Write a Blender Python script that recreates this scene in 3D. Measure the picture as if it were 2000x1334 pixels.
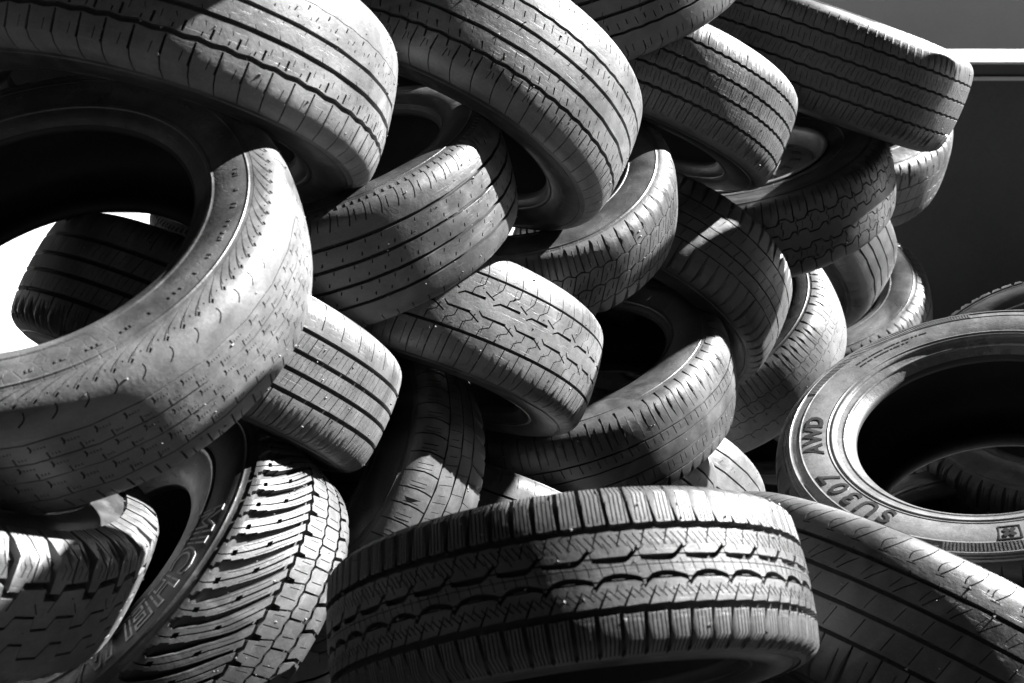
import bpy, math, random
import numpy as np
from mathutils import Matrix, Vector
from mathutils.geometry import delaunay_2d_cdt

random.seed(7); RNG = np.random.default_rng(11)
for o in list(bpy.data.objects): bpy.data.objects.remove(o)
scene = bpy.context.scene
col = scene.collection
R_ = math.radians

# ------------------------------------------------------------------ camera
CAM_H, PITCH = 1.30, R_(14)
cd = bpy.data.cameras.new('camera'); cam = bpy.data.objects.new('camera', cd); col.objects.link(cam)
cam.location = (0, 0, CAM_H); cam.rotation_euler = (math.pi/2 - PITCH, 0, 0)
cd.sensor_width = 36; cd.lens = 43.2; cd.clip_start = .05; cd.clip_end = 500
cd.dof.use_dof = True; cd.dof.focus_distance = 2.0; cd.dof.aperture_fstop = 9
scene.camera = cam
CAMM = Matrix.Translation((0, 0, CAM_H)) @ Matrix.Rotation(math.pi/2 - PITCH, 4, 'X')
def cam_dir(v): return (CAMM.to_3x3() @ Vector(v)).normalized()

# ------------------------------------------------------------------ light
SUN = cam_dir((.90, .80, -.20))                 # towards the sun
elev = math.asin(SUN.z); azim = math.atan2(SUN.x, SUN.y)
world = bpy.data.worlds.new('World'); scene.world = world; world.use_nodes = True
nt = world.node_tree; nt.nodes.clear()
sky = nt.nodes.new('ShaderNodeTexSky'); sky.sky_type = 'NISHITA'; sky.sun_disc = False
sky.sun_elevation = elev; sky.sun_rotation = azim; sky.air_density = .15; sky.ozone_density = 6; sky.altitude = 3000; sky.dust_density = .3
bw = nt.nodes.new('ShaderNodeSeparateColor'); bg = nt.nodes.new('ShaderNodeBackground'); wo = nt.nodes.new('ShaderNodeOutputWorld')
bg.inputs['Strength'].default_value = .05
nt.links.new(sky.outputs[0], bw.inputs[0]); nt.links.new(bw.outputs[0], bg.inputs['Color']); nt.links.new(bg.outputs[0], wo.inputs[0])
sl = bpy.data.lights.new('sun', 'SUN'); sl.energy = 5; sl.angle = R_(.53); sl.color = (1, 1, 1)
so = bpy.data.objects.new('sun', sl); col.objects.link(so)
so.rotation_euler = SUN.to_track_quat('Z', 'Y').to_euler()
scene.view_settings.view_transform = 'Standard'; scene.view_settings.look = 'None'
scene.view_settings.exposure = 2.75; scene.view_settings.gamma = 1
scene.cycles.max_bounces = 5; scene.cycles.diffuse_bounces = 1; scene.cycles.glossy_bounces = 2

# ------------------------------------------------------------------ materials (a black and white place: greys only)
def grey(v): return (v, v, v, 1)
MATS = {}
def mat(name, lo, hi, rough=(.45, .7), scale=6, bump=.25, bscale=140, spec=.5, fine=.0, metal=0, coords='Object', contrast=(.35, .65)):
    m = bpy.data.materials.new(name); m.use_nodes = True
    n = m.node_tree.nodes; l = m.node_tree.links; b = n['Principled BSDF']
    tc = n.new('ShaderNodeTexCoord'); src = tc.outputs[coords]
    n1 = n.new('ShaderNodeTexNoise'); n1.inputs['Scale'].default_value = scale; n1.inputs['Detail'].default_value = 8; n1.inputs['Roughness'].default_value = .62
    l.new(src, n1.inputs['Vector'])
    r1 = n.new('ShaderNodeValToRGB'); r1.color_ramp.elements[0].position = contrast[0]; r1.color_ramp.elements[1].position = contrast[1]
    r1.color_ramp.elements[0].color = grey(lo); r1.color_ramp.elements[1].color = grey(hi)
    l.new(n1.outputs['Fac'], r1.inputs[0])
    n2 = n.new('ShaderNodeTexNoise'); n2.inputs['Scale'].default_value = bscale; n2.inputs['Detail'].default_value = 6; n2.inputs['Roughness'].default_value = .7
    l.new(src, n2.inputs['Vector'])
    # fine speckle of grit and dust
    r2 = n.new('ShaderNodeMapRange'); r2.inputs['From Min'].default_value = .3; r2.inputs['From Max'].default_value = .7
    r2.inputs['To Min'].default_value = 1 - fine; r2.inputs['To Max'].default_value = 1 + fine
    l.new(n2.outputs['Fac'], r2.inputs['Value'])
    mx = n.new('ShaderNodeMix'); mx.data_type = 'RGBA'; mx.blend_type = 'MULTIPLY'; mx.inputs[0].default_value = 1
    l.new(r1.outputs[0], mx.inputs[6]); l.new(r2.outputs[0], mx.inputs[7]); l.new(mx.outputs[2], b.inputs['Base Color'])
    r3 = n.new('ShaderNodeMapRange'); r3.inputs['To Min'].default_value = rough[0]; r3.inputs['To Max'].default_value = rough[1]
    l.new(n1.outputs['Fac'], r3.inputs['Value']); l.new(r3.outputs[0], b.inputs['Roughness'])
    b.inputs['Metallic'].default_value = metal; b.inputs['Specular IOR Level'].default_value = spec
    bp = n.new('ShaderNodeBump'); bp.inputs['Strength'].default_value = bump; bp.inputs['Distance'].default_value = .002
    l.new(n2.outputs['Fac'], bp.inputs['Height']); l.new(bp.outputs[0], b.inputs['Normal'])
    return m
M = dict(
 liner=mat('inner_liner_rubber', .022, .035, (.5, .7), 8, .2, 200, .3, .1),
 base=mat('groove_rubber', .025, .045, (.6, .8), 12, .3, 200, .3, .2),
 letter=mat('letter_rubber', .015, .025, (.35, .5), 12, .1, 200, .5, .1),
 grit=mat('grit_stone', .10, .30, (.7, .9), 60, .2, 200, .3, .2),
 outline=mat('pale_letter_edge', .20, .32, (.5, .6), 40, .1, 200, .4, .1),  # raised letter outlines, paler than the sidewall
 steel=mat('wheel_steel', .22, .36, (.3, .5), 12, .15, 120, .5, .12, metal=.7),
 asphalt=mat('yard_asphalt', .008, .016, (.7, .9), 2, .6, 90, .3, .3),
 ground=mat('yard_concrete', .34, .48, (.8, .95), 1.2, .5, 60, .3, .15, coords='Object'),
 cladding=mat('building_cladding', .17, .20, (.5, .7), .8, .05, 30, .4, .04),
 white=mat('white_painted_metal', .62, .78, (.35, .5), 3, .05, 60, .5, .05),
 dark_metal=mat('dark_painted_metal', .08, .11, (.35, .6), 1.5, .1, 60, .4, .1),
)

def rubber(kind, seed):
    """rubber of one tyre: near black, dusted and scuffed by its own amount; seed 0 is the plain one"""
    if (kind, seed) in MATS: return MATS[kind, seed]
    rr = random.Random(seed*17+3)
    lo, hi, ro, sp = {'tread_dark': (.022, .050, .46, .7), 'tread': (.028, .075, .46, .75), 'tread_pale': (.045, .115, .44, .75), 'side': (.015, .035, .38, .6), 'side_pale': (.035, .095, .34, .75), 'side_palest': (.13, .21, .24, .9)}[kind]  # one sidewall kind is far paler and glossier than the rest
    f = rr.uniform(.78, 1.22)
    m = bpy.data.materials.new(kind+'_rubber'); m.use_nodes = True; n = m.node_tree.nodes; l = m.node_tree.links; b = n['Principled BSDF']
    tc = n.new('ShaderNodeTexCoord'); mp = n.new('ShaderNodeMapping'); mp.inputs['Location'].default_value = (rr.uniform(-9, 9), rr.uniform(-9, 9), rr.uniform(-9, 9)); l.new(tc.outputs['Object'], mp.inputs[0])
    def noise(scale, detail=6, rough=.6, vec=None, dist=0):
        t = n.new('ShaderNodeTexNoise'); t.inputs['Scale'].default_value = scale; t.inputs['Detail'].default_value = detail; t.inputs['Roughness'].default_value = rough; t.inputs['Distortion'].default_value = dist
        l.new(vec or mp.outputs[0], t.inputs['Vector']); return t.outputs['Fac']
    def rng_(src, a, b_, c, d):
        t = n.new('ShaderNodeMapRange'); t.inputs['From Min'].default_value = a; t.inputs['From Max'].default_value = b_; t.inputs['To Min'].default_value = c; t.inputs['To Max'].default_value = d; l.new(src, t.inputs['Value']); return t.outputs[0]
    def math_(op, a, b_):
        t = n.new('ShaderNodeMath'); t.operation = op
        for k, v in ((0, a), (1, b_)):
            if isinstance(v, (int, float)): t.inputs[k].default_value = v
            else: l.new(v, t.inputs[k])
        return t.outputs[0]
    patch = noise(rr.uniform(4, 8), 8, .65, dist=.6); fine = noise(280, 5, .7); mid = noise(38, 6, .65)
    # scuffs: long thin streaks, in two directions
    m2 = n.new('ShaderNodeMapping'); m2.inputs['Scale'].default_value = (1, 1, 14); m2.inputs['Rotation'].default_value = (.2, .1, .4); l.new(mp.outputs[0], m2.inputs[0])
    scuff = rng_(noise(26, 4, .6, m2.outputs[0]), .60, .72, 0, 1)
    speck = rng_(noise(620, 2, .5), .67, .74, 0, 1)                      # grains of grit
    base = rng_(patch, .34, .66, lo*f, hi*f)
    base = math_('MULTIPLY', base, rng_(fine, .3, .7, .82, 1.18)); base = math_('MULTIPLY', base, rng_(mid, .3, .7, .80, 1.2))
    base = math_('ADD', base, math_('MULTIPLY', scuff, .035)); base = math_('ADD', base, math_('MULTIPLY', speck, .05))
    ring = noise(rr.uniform(2.2, 3.5), 3, .5, dist=1.2); tide = rng_(math_('ABSOLUTE', math_('SUBTRACT', ring, .5), 0), 0, .035, 1, 0)
    base = math_('ADD', base, math_('MULTIPLY', tide, .030))
    cc = n.new('ShaderNodeCombineColor'); [l.new(base, cc.inputs[k]) for k in range(3)]; l.new(cc.outputs[0], b.inputs['Base Color'])
    l.new(rng_(math_('ADD', patch, math_('MULTIPLY', mid, .5)), .5, 1., ro-.10, ro+.18), b.inputs['Roughness'])
    b.inputs['Specular IOR Level'].default_value = sp
    h = math_('ADD', math_('MULTIPLY', mid, 1.3), math_('MULTIPLY', fine, .35)); h = math_('ADD', h, math_('MULTIPLY', scuff, -.25))
    if kind in ('side', 'side_pale'):                                          # fine cracks in the sidewall skin
        v = n.new('ShaderNodeTexVoronoi'); v.feature = 'DISTANCE_TO_EDGE'; v.inputs['Scale'].default_value = 60
        m3 = n.new('ShaderNodeMapping'); m3.inputs['Scale'].default_value = (1, 1, 2.5); l.new(mp.outputs[0], m3.inputs[0]); l.new(m3.outputs[0], v.inputs['Vector'])
        h = math_('ADD', h, math_('MULTIPLY', rng_(v.outputs['Distance'], 0, .05, -.35, 0), rng_(patch, .45, .6, 0, 1)))
    bp = n.new('ShaderNodeBump'); bp.inputs['Strength'].default_value = .55; bp.inputs['Distance'].default_value = .0012
    l.new(h, bp.inputs['Height']); l.new(bp.outputs[0], b.inputs['Normal'])
    MATS[kind, seed] = m; return m

# ------------------------------------------------------------------ mesh helpers
def mesh_from(name, V, F, smooth=True, material=None):
    """V (n,3) array, F (m,3) or (m,4) array or list of both; smooth bool or per-face array"""
    me = bpy.data.meshes.new(name)
    if not isinstance(F, list): F = [F]
    F = [np.asarray(f, dtype=np.int32) for f in F if len(f)]
    V = np.asarray(V, dtype=np.float32)
    me.vertices.add(len(V)); me.vertices.foreach_set('co', V.ravel())
    lv = np.concatenate([f.ravel() for f in F]); cnt = np.concatenate([np.full(len(f), f.shape[1], np.int32) for f in F])
    st = np.concatenate([[0], np.cumsum(cnt)[:-1]]).astype(np.int32)
    me.loops.add(len(lv)); me.loops.foreach_set('vertex_index', lv)
    me.polygons.add(len(cnt)); me.polygons.foreach_set('loop_start', st)
    sm = np.full(len(cnt), smooth) if np.isscalar(smooth) else np.asarray(smooth)
    me.polygons.foreach_set('use_smooth', sm.astype(bool))
    me.update(calc_edges=True); me.validate()
    if material: me.materials.append(material)
    return me
def link(name, me, parent=None):
    o = bpy.data.objects.new(name, me); col.objects.link(o)
    if parent: o.parent = parent
    return o
def lathe(name, prof, n, material, flip=False):
    """prof list of (y, r) along local Z"""
    P = np.array(prof); th = np.linspace(0, 2*np.pi, n, endpoint=False)
    V = np.stack([np.outer(P[:, 1], np.cos(th)), np.outer(P[:, 1], np.sin(th)), np.repeat(P[:, :1], n, 1)], -1).reshape(-1, 3)
    i = np.arange(len(P)-1)[:, None]*n; j = np.arange(n)[None]; k = (j+1) % n
    F = np.stack([i+j, i+k, i+n+k, i+n+j], -1).reshape(-1, 4)
    if flip: F = F[:, ::-1]
    return mesh_from(name, V, F, True, material)
def box(V, F, lo, hi):
    b = len(V)
    for x in (lo[0], hi[0]):
        for y in (lo[1], hi[1]):
            for z in (lo[2], hi[2]): V.append((x, y, z))
    for f in ((0,1,3,2),(4,6,7,5),(0,4,5,1),(2,3,7,6),(0,2,6,4),(1,5,7,3)): F.append([b+i for i in f])

# ------------------------------------------------------------------ the tyre's cross-section
PRO = np.array([(0,1),(.4,.995),(.7,.98),(.85,.957),(.95,.91),(1,.83),(.98,.74),(.9,.66),(.80,.62)])
PRO_SQ = np.array([(0,1),(.4,.997),(.7,.988),(.86,.975),(.955,.92),(1,.83),(.98,.74),(.9,.66),(.80,.62)])
class Section:
    def __init__(s, R, W, rb, square=False, tend=.91):
        P = (PRO_SQ if square else PRO).copy(); m = P[:, 1] < .83
        P[m, 1] = .83 - (.83-P[m, 1])*(.83-rb)/.21
        P = P*[W/2, R]
        Q = np.concatenate([P[:0:-1]*[-1, 1], P])                    # from the far bead to the near one
        out = []
        for i in range(len(Q)-1):                                    # Catmull-Rom
            p0, p1, p2, p3 = Q[max(i-1, 0)], Q[i], Q[i+1], Q[min(i+2, len(Q)-1)]
            for u in np.linspace(0, 1, 24, endpoint=False):
                out.append(.5*((2*p1)+(-p0+p2)*u+(2*p0-5*p1+4*p2-p3)*u*u+(-p0+3*p1-3*p2+p3)*u**3))
        out.append(Q[-1]); out = np.array(out)
        d = np.r_[0, np.cumsum(np.linalg.norm(np.diff(out, axis=0), axis=1))]
        s.a = d - d[-1]/2; s.p = out
        g = np.gradient(out, s.a, axis=0); g /= np.linalg.norm(g, axis=1)[:, None]
        s.n = np.stack([-g[:, 1], g[:, 0]], 1)                       # outward
        s.R, s.W, s.rb = R, W, rb
        half = s.a > 0
        s.T = np.interp(-tend*R, -s.p[half, 1], s.a[half])           # arc length where the tread ends
        s.amax = s.a[-1]
    def at(s, a, off=0):
        y = np.interp(a, s.a, s.p[:, 0]); r = np.interp(a, s.a, s.p[:, 1])
        ny = np.interp(a, s.a, s.n[:, 0]); nr = np.interp(a, s.a, s.n[:, 1])
        return y+ny*off, r+nr*off
    def t_of_y(s, y):                                                # y as a share of the half width -> t
        m = (s.a >= 0) & (s.a <= s.T*1.15)
        return np.sign(y)*np.interp(abs(y)*s.W/2, s.p[m, 0], s.a[m])/s.T
    def a_of_r(s, r):                                                # arc position on the near sidewall for a radius share
        m = s.a > s.T*.9
        return np.interp(-np.asarray(r)*s.R, -s.p[m, 1], s.a[m])

# ------------------------------------------------------------------ tread patterns
class Pat:
    """slots in (x, t): x in pitches, t in shares of the half tread; widths in mm"""
    def __init__(s, P, T): s.P, s.T, s.polys, s.gr = P, T, [], []
    def line(s, pts, w, w2=None):
        p = np.array(pts, float)*[s.P, s.T]; w2 = w if w2 is None else w2
        d = np.gradient(p, axis=0) if len(p) > 2 else np.repeat(p[1:]-p[:1], 2, 0)
        d /= np.linalg.norm(d, axis=1)[:, None]; nn = np.stack([-d[:, 1], d[:, 0]], 1)
        ww = np.linspace(w, w2, len(p))[:, None]*.0005
        q = np.concatenate([p+nn*ww, (p-nn*ww)[::-1]])
        for k in range(-5, 6):
            qq = q+[k*s.P, 0]
            if qq[:, 0].max() > -.3*s.P and qq[:, 0].min() < 1.3*s.P: s.polys.append(qq)
    def poly(s, pts):
        q = np.array(pts, float)*[s.P, s.T]
        for k in range(-5, 6):
            qq = q+[k*s.P, 0]
            if qq[:, 0].max() > -.3*s.P and qq[:, 0].min() < 1.3*s.P: s.polys.append(qq)
    def groove(s, t, w, amp=0, n=2, saw=False):
        s.gr.append(t)
        if amp == 0: xs = np.array([-.25, 1.25]); ts = np.array([t, t])
        else:
            k = np.arange(-n-1, 2*n+2)
            if saw:
                xs = np.concatenate([[i/n, (i+.82)/n] for i in k]); ts = np.concatenate([[t-amp, t+amp] for _ in k])
            else: xs = k/(2*n)*1.0; xs = np.arange(-n, 3*n+1)/(2*n); ts = t+amp*np.where(np.arange(-n, 3*n+1) % 2 == 0, 1, -1)
            m = (xs > -.45) & (xs < 1.45); xs, ts = xs[m], ts[m]
        p = np.stack([xs*s.P, ts*s.T], 1); h = w*.0005
        s.polys.append(np.concatenate([p+[0, h], (p-[0, h])[::-1]]))

def curve(x0, t0, x1, t1, bend=0, n=5):
    return [(x0+(x1-x0)*u+bend*math.sin(math.pi*u), t0+(t1-t0)*u) for u in np.linspace(0, 1, n)]

def build_pitch(sec, P, make, D, endd, ts=.74):
    """one pitch of the tread cut out of a sheet; returns a list of ribs: (top verts (x,t), tris, wall edges)"""
    T = sec.T; pat = Pat(P, T); make(pat, sec)
    vs, es, fs = [], [], []
    nx = max(2, int(round(P/.010))); ny = 9
    tt = np.concatenate([np.linspace(-1, -.62, 8), np.linspace(-.62, .62, ny)[1:-1], np.linspace(.62, 1, 8)])
    gx = np.linspace(0, 1, nx+1)*P
    def add(p): vs.append(Vector((float(p[0]), float(p[1])))); return len(vs)-1
    c = [add((x, y)) for x, y in ((0, -T), (P, -T), (P, T), (0, T))]
    rect = len(fs); fs.append(c)
    for t in tt[1:-1]:
        for x in gx: add((x, t*T))
    for x in gx[1:-1]: add((x, -T)); add((x, T))
    for q in pat.polys:
        ar = (q[:, 0]*np.roll(q[:, 1], -1)-np.roll(q[:, 0], -1)*q[:, 1]).sum()
        fs.append([add(p) for p in (q if ar > 0 else q[::-1])])
    # a frame well outside, so that no triangle inside the sheet lies on the hull
    for x, y in ((-P, -2*T), (2*P, -2*T), (2*P, 2*T), (-P, 2*T)): add((x, y))
    ov, oe, of, _, _, ofs = delaunay_2d_cdt(vs, es, fs, 0, 1e-7, True)
    V = np.array([(v.x, v.y) for v in ov]); F = np.array([list(f) for f in of if len(f) == 3])
    lab = [set(x) for f, x in zip(of, ofs) if len(f) == 3]
    inside = np.array([rect in x for x in lab]); slot = np.array([len(x-{rect}) > 0 for x in lab])
    keep = inside & ~slot
    edge = {}
    for fi, f in enumerate(F):
        for a, b in ((f[0], f[1]), (f[1], f[2]), (f[2], f[0])): edge.setdefault((min(a, b), max(a, b)), []).append((fi, a, b))
    # connected pieces
    par = list(range(len(F)))
    def find(i):
        while par[i] != i: par[i] = par[par[i]]; i = par[i]
        return i
    walls = {}
    for k, lst in edge.items():
        ks = [e for e in lst if keep[e[0]]]
        if len(ks) == 2: par[find(ks[0][0])] = find(ks[1][0])
        elif len(ks) == 1:
            other = [e for e in lst if not keep[e[0]]]
            ya, yb = V[k[0], 1], V[k[1], 1]
            at_end = abs(abs(ya)-T) < 1e-6 and abs(abs(yb)-T) < 1e-6
            if (other and slot[other[0][0]] and not (abs(V[k[0], 0]) < 1e-6 and abs(V[k[1], 0]) < 1e-6 and False)) or (at_end and endd > 0):
                walls.setdefault(ks[0][0], []).append((ks[0][1], ks[0][2]))
    comps = {}
    for i in np.nonzero(keep)[0]: comps.setdefault(find(i), []).append(i)
    cuts = sorted(pat.gr); ribs = {}
    for tri in comps.values():
        f = F[tri]; A = V[f]; ar = abs(np.cross(A[:, 1]-A[:, 0], A[:, 2]-A[:, 0]))
        tm = (A[:, :, 1].mean(1)*ar).sum()/max(ar.sum(), 1e-12)/T
        k = int(np.searchsorted(cuts, tm)); r = ribs.setdefault(k, [[], []])
        r[0] += list(tri)
        for i in tri: r[1] += walls.get(i, [])
    out = {}
    for k, (tri, w) in ribs.items():
        f = F[tri]; u, inv = np.unique(f, return_inverse=True); f = inv.reshape(f.shape)
        A = V[u][f]; s = np.cross(A[:, 1]-A[:, 0], A[:, 2]-A[:, 0]); f[s < 0] = f[s < 0][:, ::-1]
        w = np.array(w).reshape(-1, 2)
        out[k] = (V[u], f, V[w] if len(w) else np.zeros((0, 2, 2)))
    return out, len(cuts)+1
def depth(t, D, endd, ts=.74):
    u = np.clip((abs(t)-ts)/(1-ts), 0, 1); u = u*u*(3-2*u)
    return D*(1-u)+endd*u
def wrap(sec, xt, th0, dth, P, off):
    th = th0 + xt[..., 0]/P*dth; y, r = sec.at(xt[..., 1], off)
    return np.stack([r*np.cos(th), r*np.sin(th), y], -1)

def tread(root, sec, make, N, D, endd, mat_top, blocks=(), phase=0., vary=.12):
    C = 2*np.pi*sec.R
    kinds = [1-vary, 1, 1+vary]; seq = RNG.integers(0, 3, N); ln = np.array([kinds[i] for i in seq]); k0 = 2*np.pi/ln.sum(); dth = ln*k0
    th = phase+np.r_[0, np.cumsum(dth)[:-1]]
    cache = {}
    for i in set(seq): cache[i], nr = build_pitch(sec, kinds[i]*k0*sec.R, make, D, endd)
    for r in range(nr):
        if r in blocks or (r-nr) in blocks:
            meshes = {}
            for i in cache:
                P = kinds[i]*k0*sec.R
                if r not in cache[i]: continue
                v, f, w = cache[i][r]; meshes[i] = rib_mesh(sec, [(v, f, w, 0., kinds[i]*k0, P)], D, endd, 'tread_block', mat_top)
            for i, a in zip(seq, th):
                if i in meshes:
                    o = link('tread_block', meshes[i], root); o.rotation_euler = (0, 0, float(a))
        else:
            items = [(*cache[i][r], a, d, kinds[i]*k0*sec.R) for i, a, d in zip(seq, th, dth) if r in cache[i]]
            if items: link('tread_rib', rib_mesh(sec, items, D, endd, 'tread_rib', mat_top), root)
def wrap_n(sec, xt, th0, dth, P):
    th = th0 + xt[..., 0]/P*dth; ny = np.interp(xt[..., 1], sec.a, sec.n[:, 0]); nr = np.interp(xt[..., 1], sec.a, sec.n[:, 1])
    return np.stack([nr*np.cos(th), nr*np.sin(th), ny], -1)
def rib_mesh(sec, items, D, endd, name, m):
    VV, FT, FW, NN = [], [], [], []; n = 0
    for v, f, w, a, d, P in items:
        NN.append(wrap_n(sec, v, a, d, P)); VV.append(wrap(sec, v, a, d, P, 0)); FT.append(f+n); n += len(v)
    top = np.concatenate(VV); ft = np.concatenate(FT)
    key = np.round(top/5e-6).astype(np.int64); _, first, inv = np.unique(key, axis=0, return_index=True, return_inverse=True)
    top = top[first]; NN = [np.concatenate(NN)[first]]; ft = inv.reshape(-1)[ft]; n = len(top); VV = [top]
    for v, f, w, a, d, P in items:
        if len(w):
            dp = depth(w[..., 1]/sec.T, D, endd)+.0006
            u = wrap(sec, w, a, d, P, 0); b = wrap(sec, w, a, d, P, -dp); k = len(w)
            VV += [u.reshape(-1, 3), b.reshape(-1, 3)]
            fn = np.cross(u[:, 1]-u[:, 0], b[:, 0]-u[:, 0]); fn /= np.maximum(np.linalg.norm(fn, axis=1), 1e-12)[:, None]
            fn = -np.repeat(fn, 2, 0); NN += [fn, fn]
            i = n+np.arange(k)*2; j = i+2*k
            FW.append(np.stack([i, j, j+1, i+1], 1)); n += 4*k
    ft = ft[(ft[:, 0] != ft[:, 1]) & (ft[:, 1] != ft[:, 2]) & (ft[:, 0] != ft[:, 2])]
    fw = np.concatenate(FW) if FW else np.zeros((0, 4), int)
    me = mesh_from(name, np.concatenate(VV), [ft, fw], True, m)
    nn = np.concatenate(NN)
    if len(me.vertices) == len(nn): me.normals_split_custom_set_from_vertices(nn.tolist())
    return me

def carcass(root, sec, D, endd, rings_near=(), rings_far=(), ms=None, seg=120):
    T = sec.T
    t = np.linspace(-1, 1, 41)
    y, r = sec.at(t*T, -depth(t, D, endd)-.0004)
    link('tread_base', lathe('tread_base', list(zip(y, r)), seg, M['base'], True), root)
    for s, rings in ((1, rings_near), (-1, rings_far)):
        a = np.linspace(T, sec.amax, 26)
        for q in rings:
            c = float(sec.a_of_r(q[0])); w = q[1]/2
            a = np.r_[a, c-w*1.25, c-w, c+w, c+w*1.25]
        a = np.unique(np.clip(a, T, sec.amax))
        off = -endd*np.exp(-((a-T)/.012)**2)
        for q in rings:
            c = float(sec.a_of_r(q[0])); w = q[1]/2
            off = off+q[2]*np.clip(1.25*w-abs(a-c), 0, .25*w)/(.25*w)
        y, r = sec.at(a, off); y[0], r[0] = sec.at(a[0], -endd-.0004)
        pr = list(zip(s*y, r))
        link('sidewall', lathe('sidewall', pr, seg, ms, s > 0), root)
    R, hw, rb = sec.R, sec.W/2, sec.rb
    q = [(.80, rb), (.785, rb-.006), (.74, rb-.009), (.69, rb-.002), (.66, rb+.012), (.67, rb+.04), (.76, rb+.09), (.86, (rb+.86)/2+.04), (.885, .84), (.84, .90), (.7, .938), (.4, .955), (0, .958)]
    Q = [(y*hw, r*R) for y, r in q]; Q = Q+[(-y, r) for y, r in Q[-2::-1]]
    link('inner_liner', lathe('inner_liner', Q, 96, M['liner'], False), root)

# ------------------------------------------------------------------ lettering and marks wrapped on the near sidewall
def side_point(sec, th, r, h, s=1):
    """th, r arrays -> points on the sidewall s at radius share r, raised by h"""
    a = sec.a_of_r(r); y, rr = sec.at(a, h)
    return np.stack([rr*np.cos(th), rr*np.sin(th), s*y], -1)
def text_mesh(body, bold=0.0, shear=0.0, space=1.0):
    cu = bpy.data.curves.new('text', 'FONT'); cu.body = body; cu.size = 1; cu.resolution_u = 3; cu.offset = bold; cu.shear = shear
    cu.align_x = 'CENTER'; cu.space_character = space; ob = bpy.data.objects.new('text', cu); col.objects.link(ob)
    bpy.context.view_layer.update()
    me = ob.evaluated_get(bpy.context.evaluated_depsgraph_get()).to_mesh()
    V = np.array([v.co[:2] for v in me.vertices]); F = [list(p.vertices) for p in me.polygons]
    ob.evaluated_get(bpy.context.evaluated_depsgraph_get()).to_mesh_clear()
    bpy.data.objects.remove(ob); bpy.data.curves.remove(cu)
    return V, F
def lettering(root, sec, body, th_mid, r_mid, size, m, outline=0, h=.0012, bold=.0, shear=0., squash=1., space=1., name='lettering'):
    """reads clockwise seen from outside, tops outward; size = cap height as a share of R"""
    V, F = text_mesh(body, bold, shear, space)
    k = size/.72; V = V*[k*squash, k]; V[:, 1] -= size/2
    cnt = {}
    for f in F:
        for a, b in zip(f, f[1:]+f[:1]): cnt.setdefault((min(a, b), max(a, b)), []).append((a, b))
    bd = [v[0] for v in cnt.values() if len(v) == 1]
    def mp(p, hh): return side_point(sec, th_mid-p[..., 0]/r_mid, r_mid+p[..., 1], hh)
    VV, FF, n = [], [], 0
    if outline:
        w = outline/sec.R/2
        e = V[np.array(bd)]; d = e[:, 1]-e[:, 0]; L = np.linalg.norm(d, axis=1); e = e[L > 1e-5]; d = (d/np.maximum(L, 1e-9)[:, None])[L > 1e-5]
        nn = np.stack([-d[:, 1], d[:, 0]], 1)*w; x = d*w*.7
        q = np.stack([e[:, 0]-x-nn, e[:, 1]+x-nn, e[:, 1]+x+nn, e[:, 0]-x+nn], 1)
        topv = mp(q, h); lowv = mp(q, -.0005)
        for i in range(len(q)):
            VV.append(topv[i]); VV.append(lowv[i]); b = 8*i
            FF.append([b+3, b+2, b+1, b]); FF += [[b+j, b+(j+1) % 4, b+4+(j+1) % 4, b+4+j] for j in range(4)]
        V3 = np.concatenate(VV)
    else:
        topv = mp(V, h); lowv = mp(V, -.0005); V3 = np.concatenate([topv, lowv]); n = len(V)
        FF = [list(reversed(f)) for f in F]+[[a, b, b+n, a+n] for a, b in bd]
    me = bpy.data.meshes.new(name); me.from_pydata([tuple(v) for v in V3], [], FF); me.materials.append(m); me.update()
    return link(name, me, root)
def side_boxes(root, sec, items, m, name, s=1, h=.0008):
    """items: (th, r, dth, dr, slant) raised bars on the sidewall, shares of R; one mesh"""
    VV, FF = [], []
    for th, r, w, l, sl in items:
        q = np.array([(-w/2-sl/2, -l/2), (w/2-sl/2, -l/2), (w/2+sl/2, l/2), (-w/2+sl/2, l/2)])
        for hh in (h, -.0005): VV.append(side_point(sec, th+q[:, 0]/r, r+q[:, 1], hh, s))
        b = (len(VV)-2)*4; FF.append([b, b+1, b+2, b+3]); FF += [[b+j, b+4+j, b+4+(j+1) % 4, b+(j+1) % 4] for j in range(4)]
    me = bpy.data.meshes.new(name); me.from_pydata([tuple(v) for v in np.concatenate(VV)], [], FF); me.materials.append(m); me.update()
    return link(name, me, root)

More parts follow.
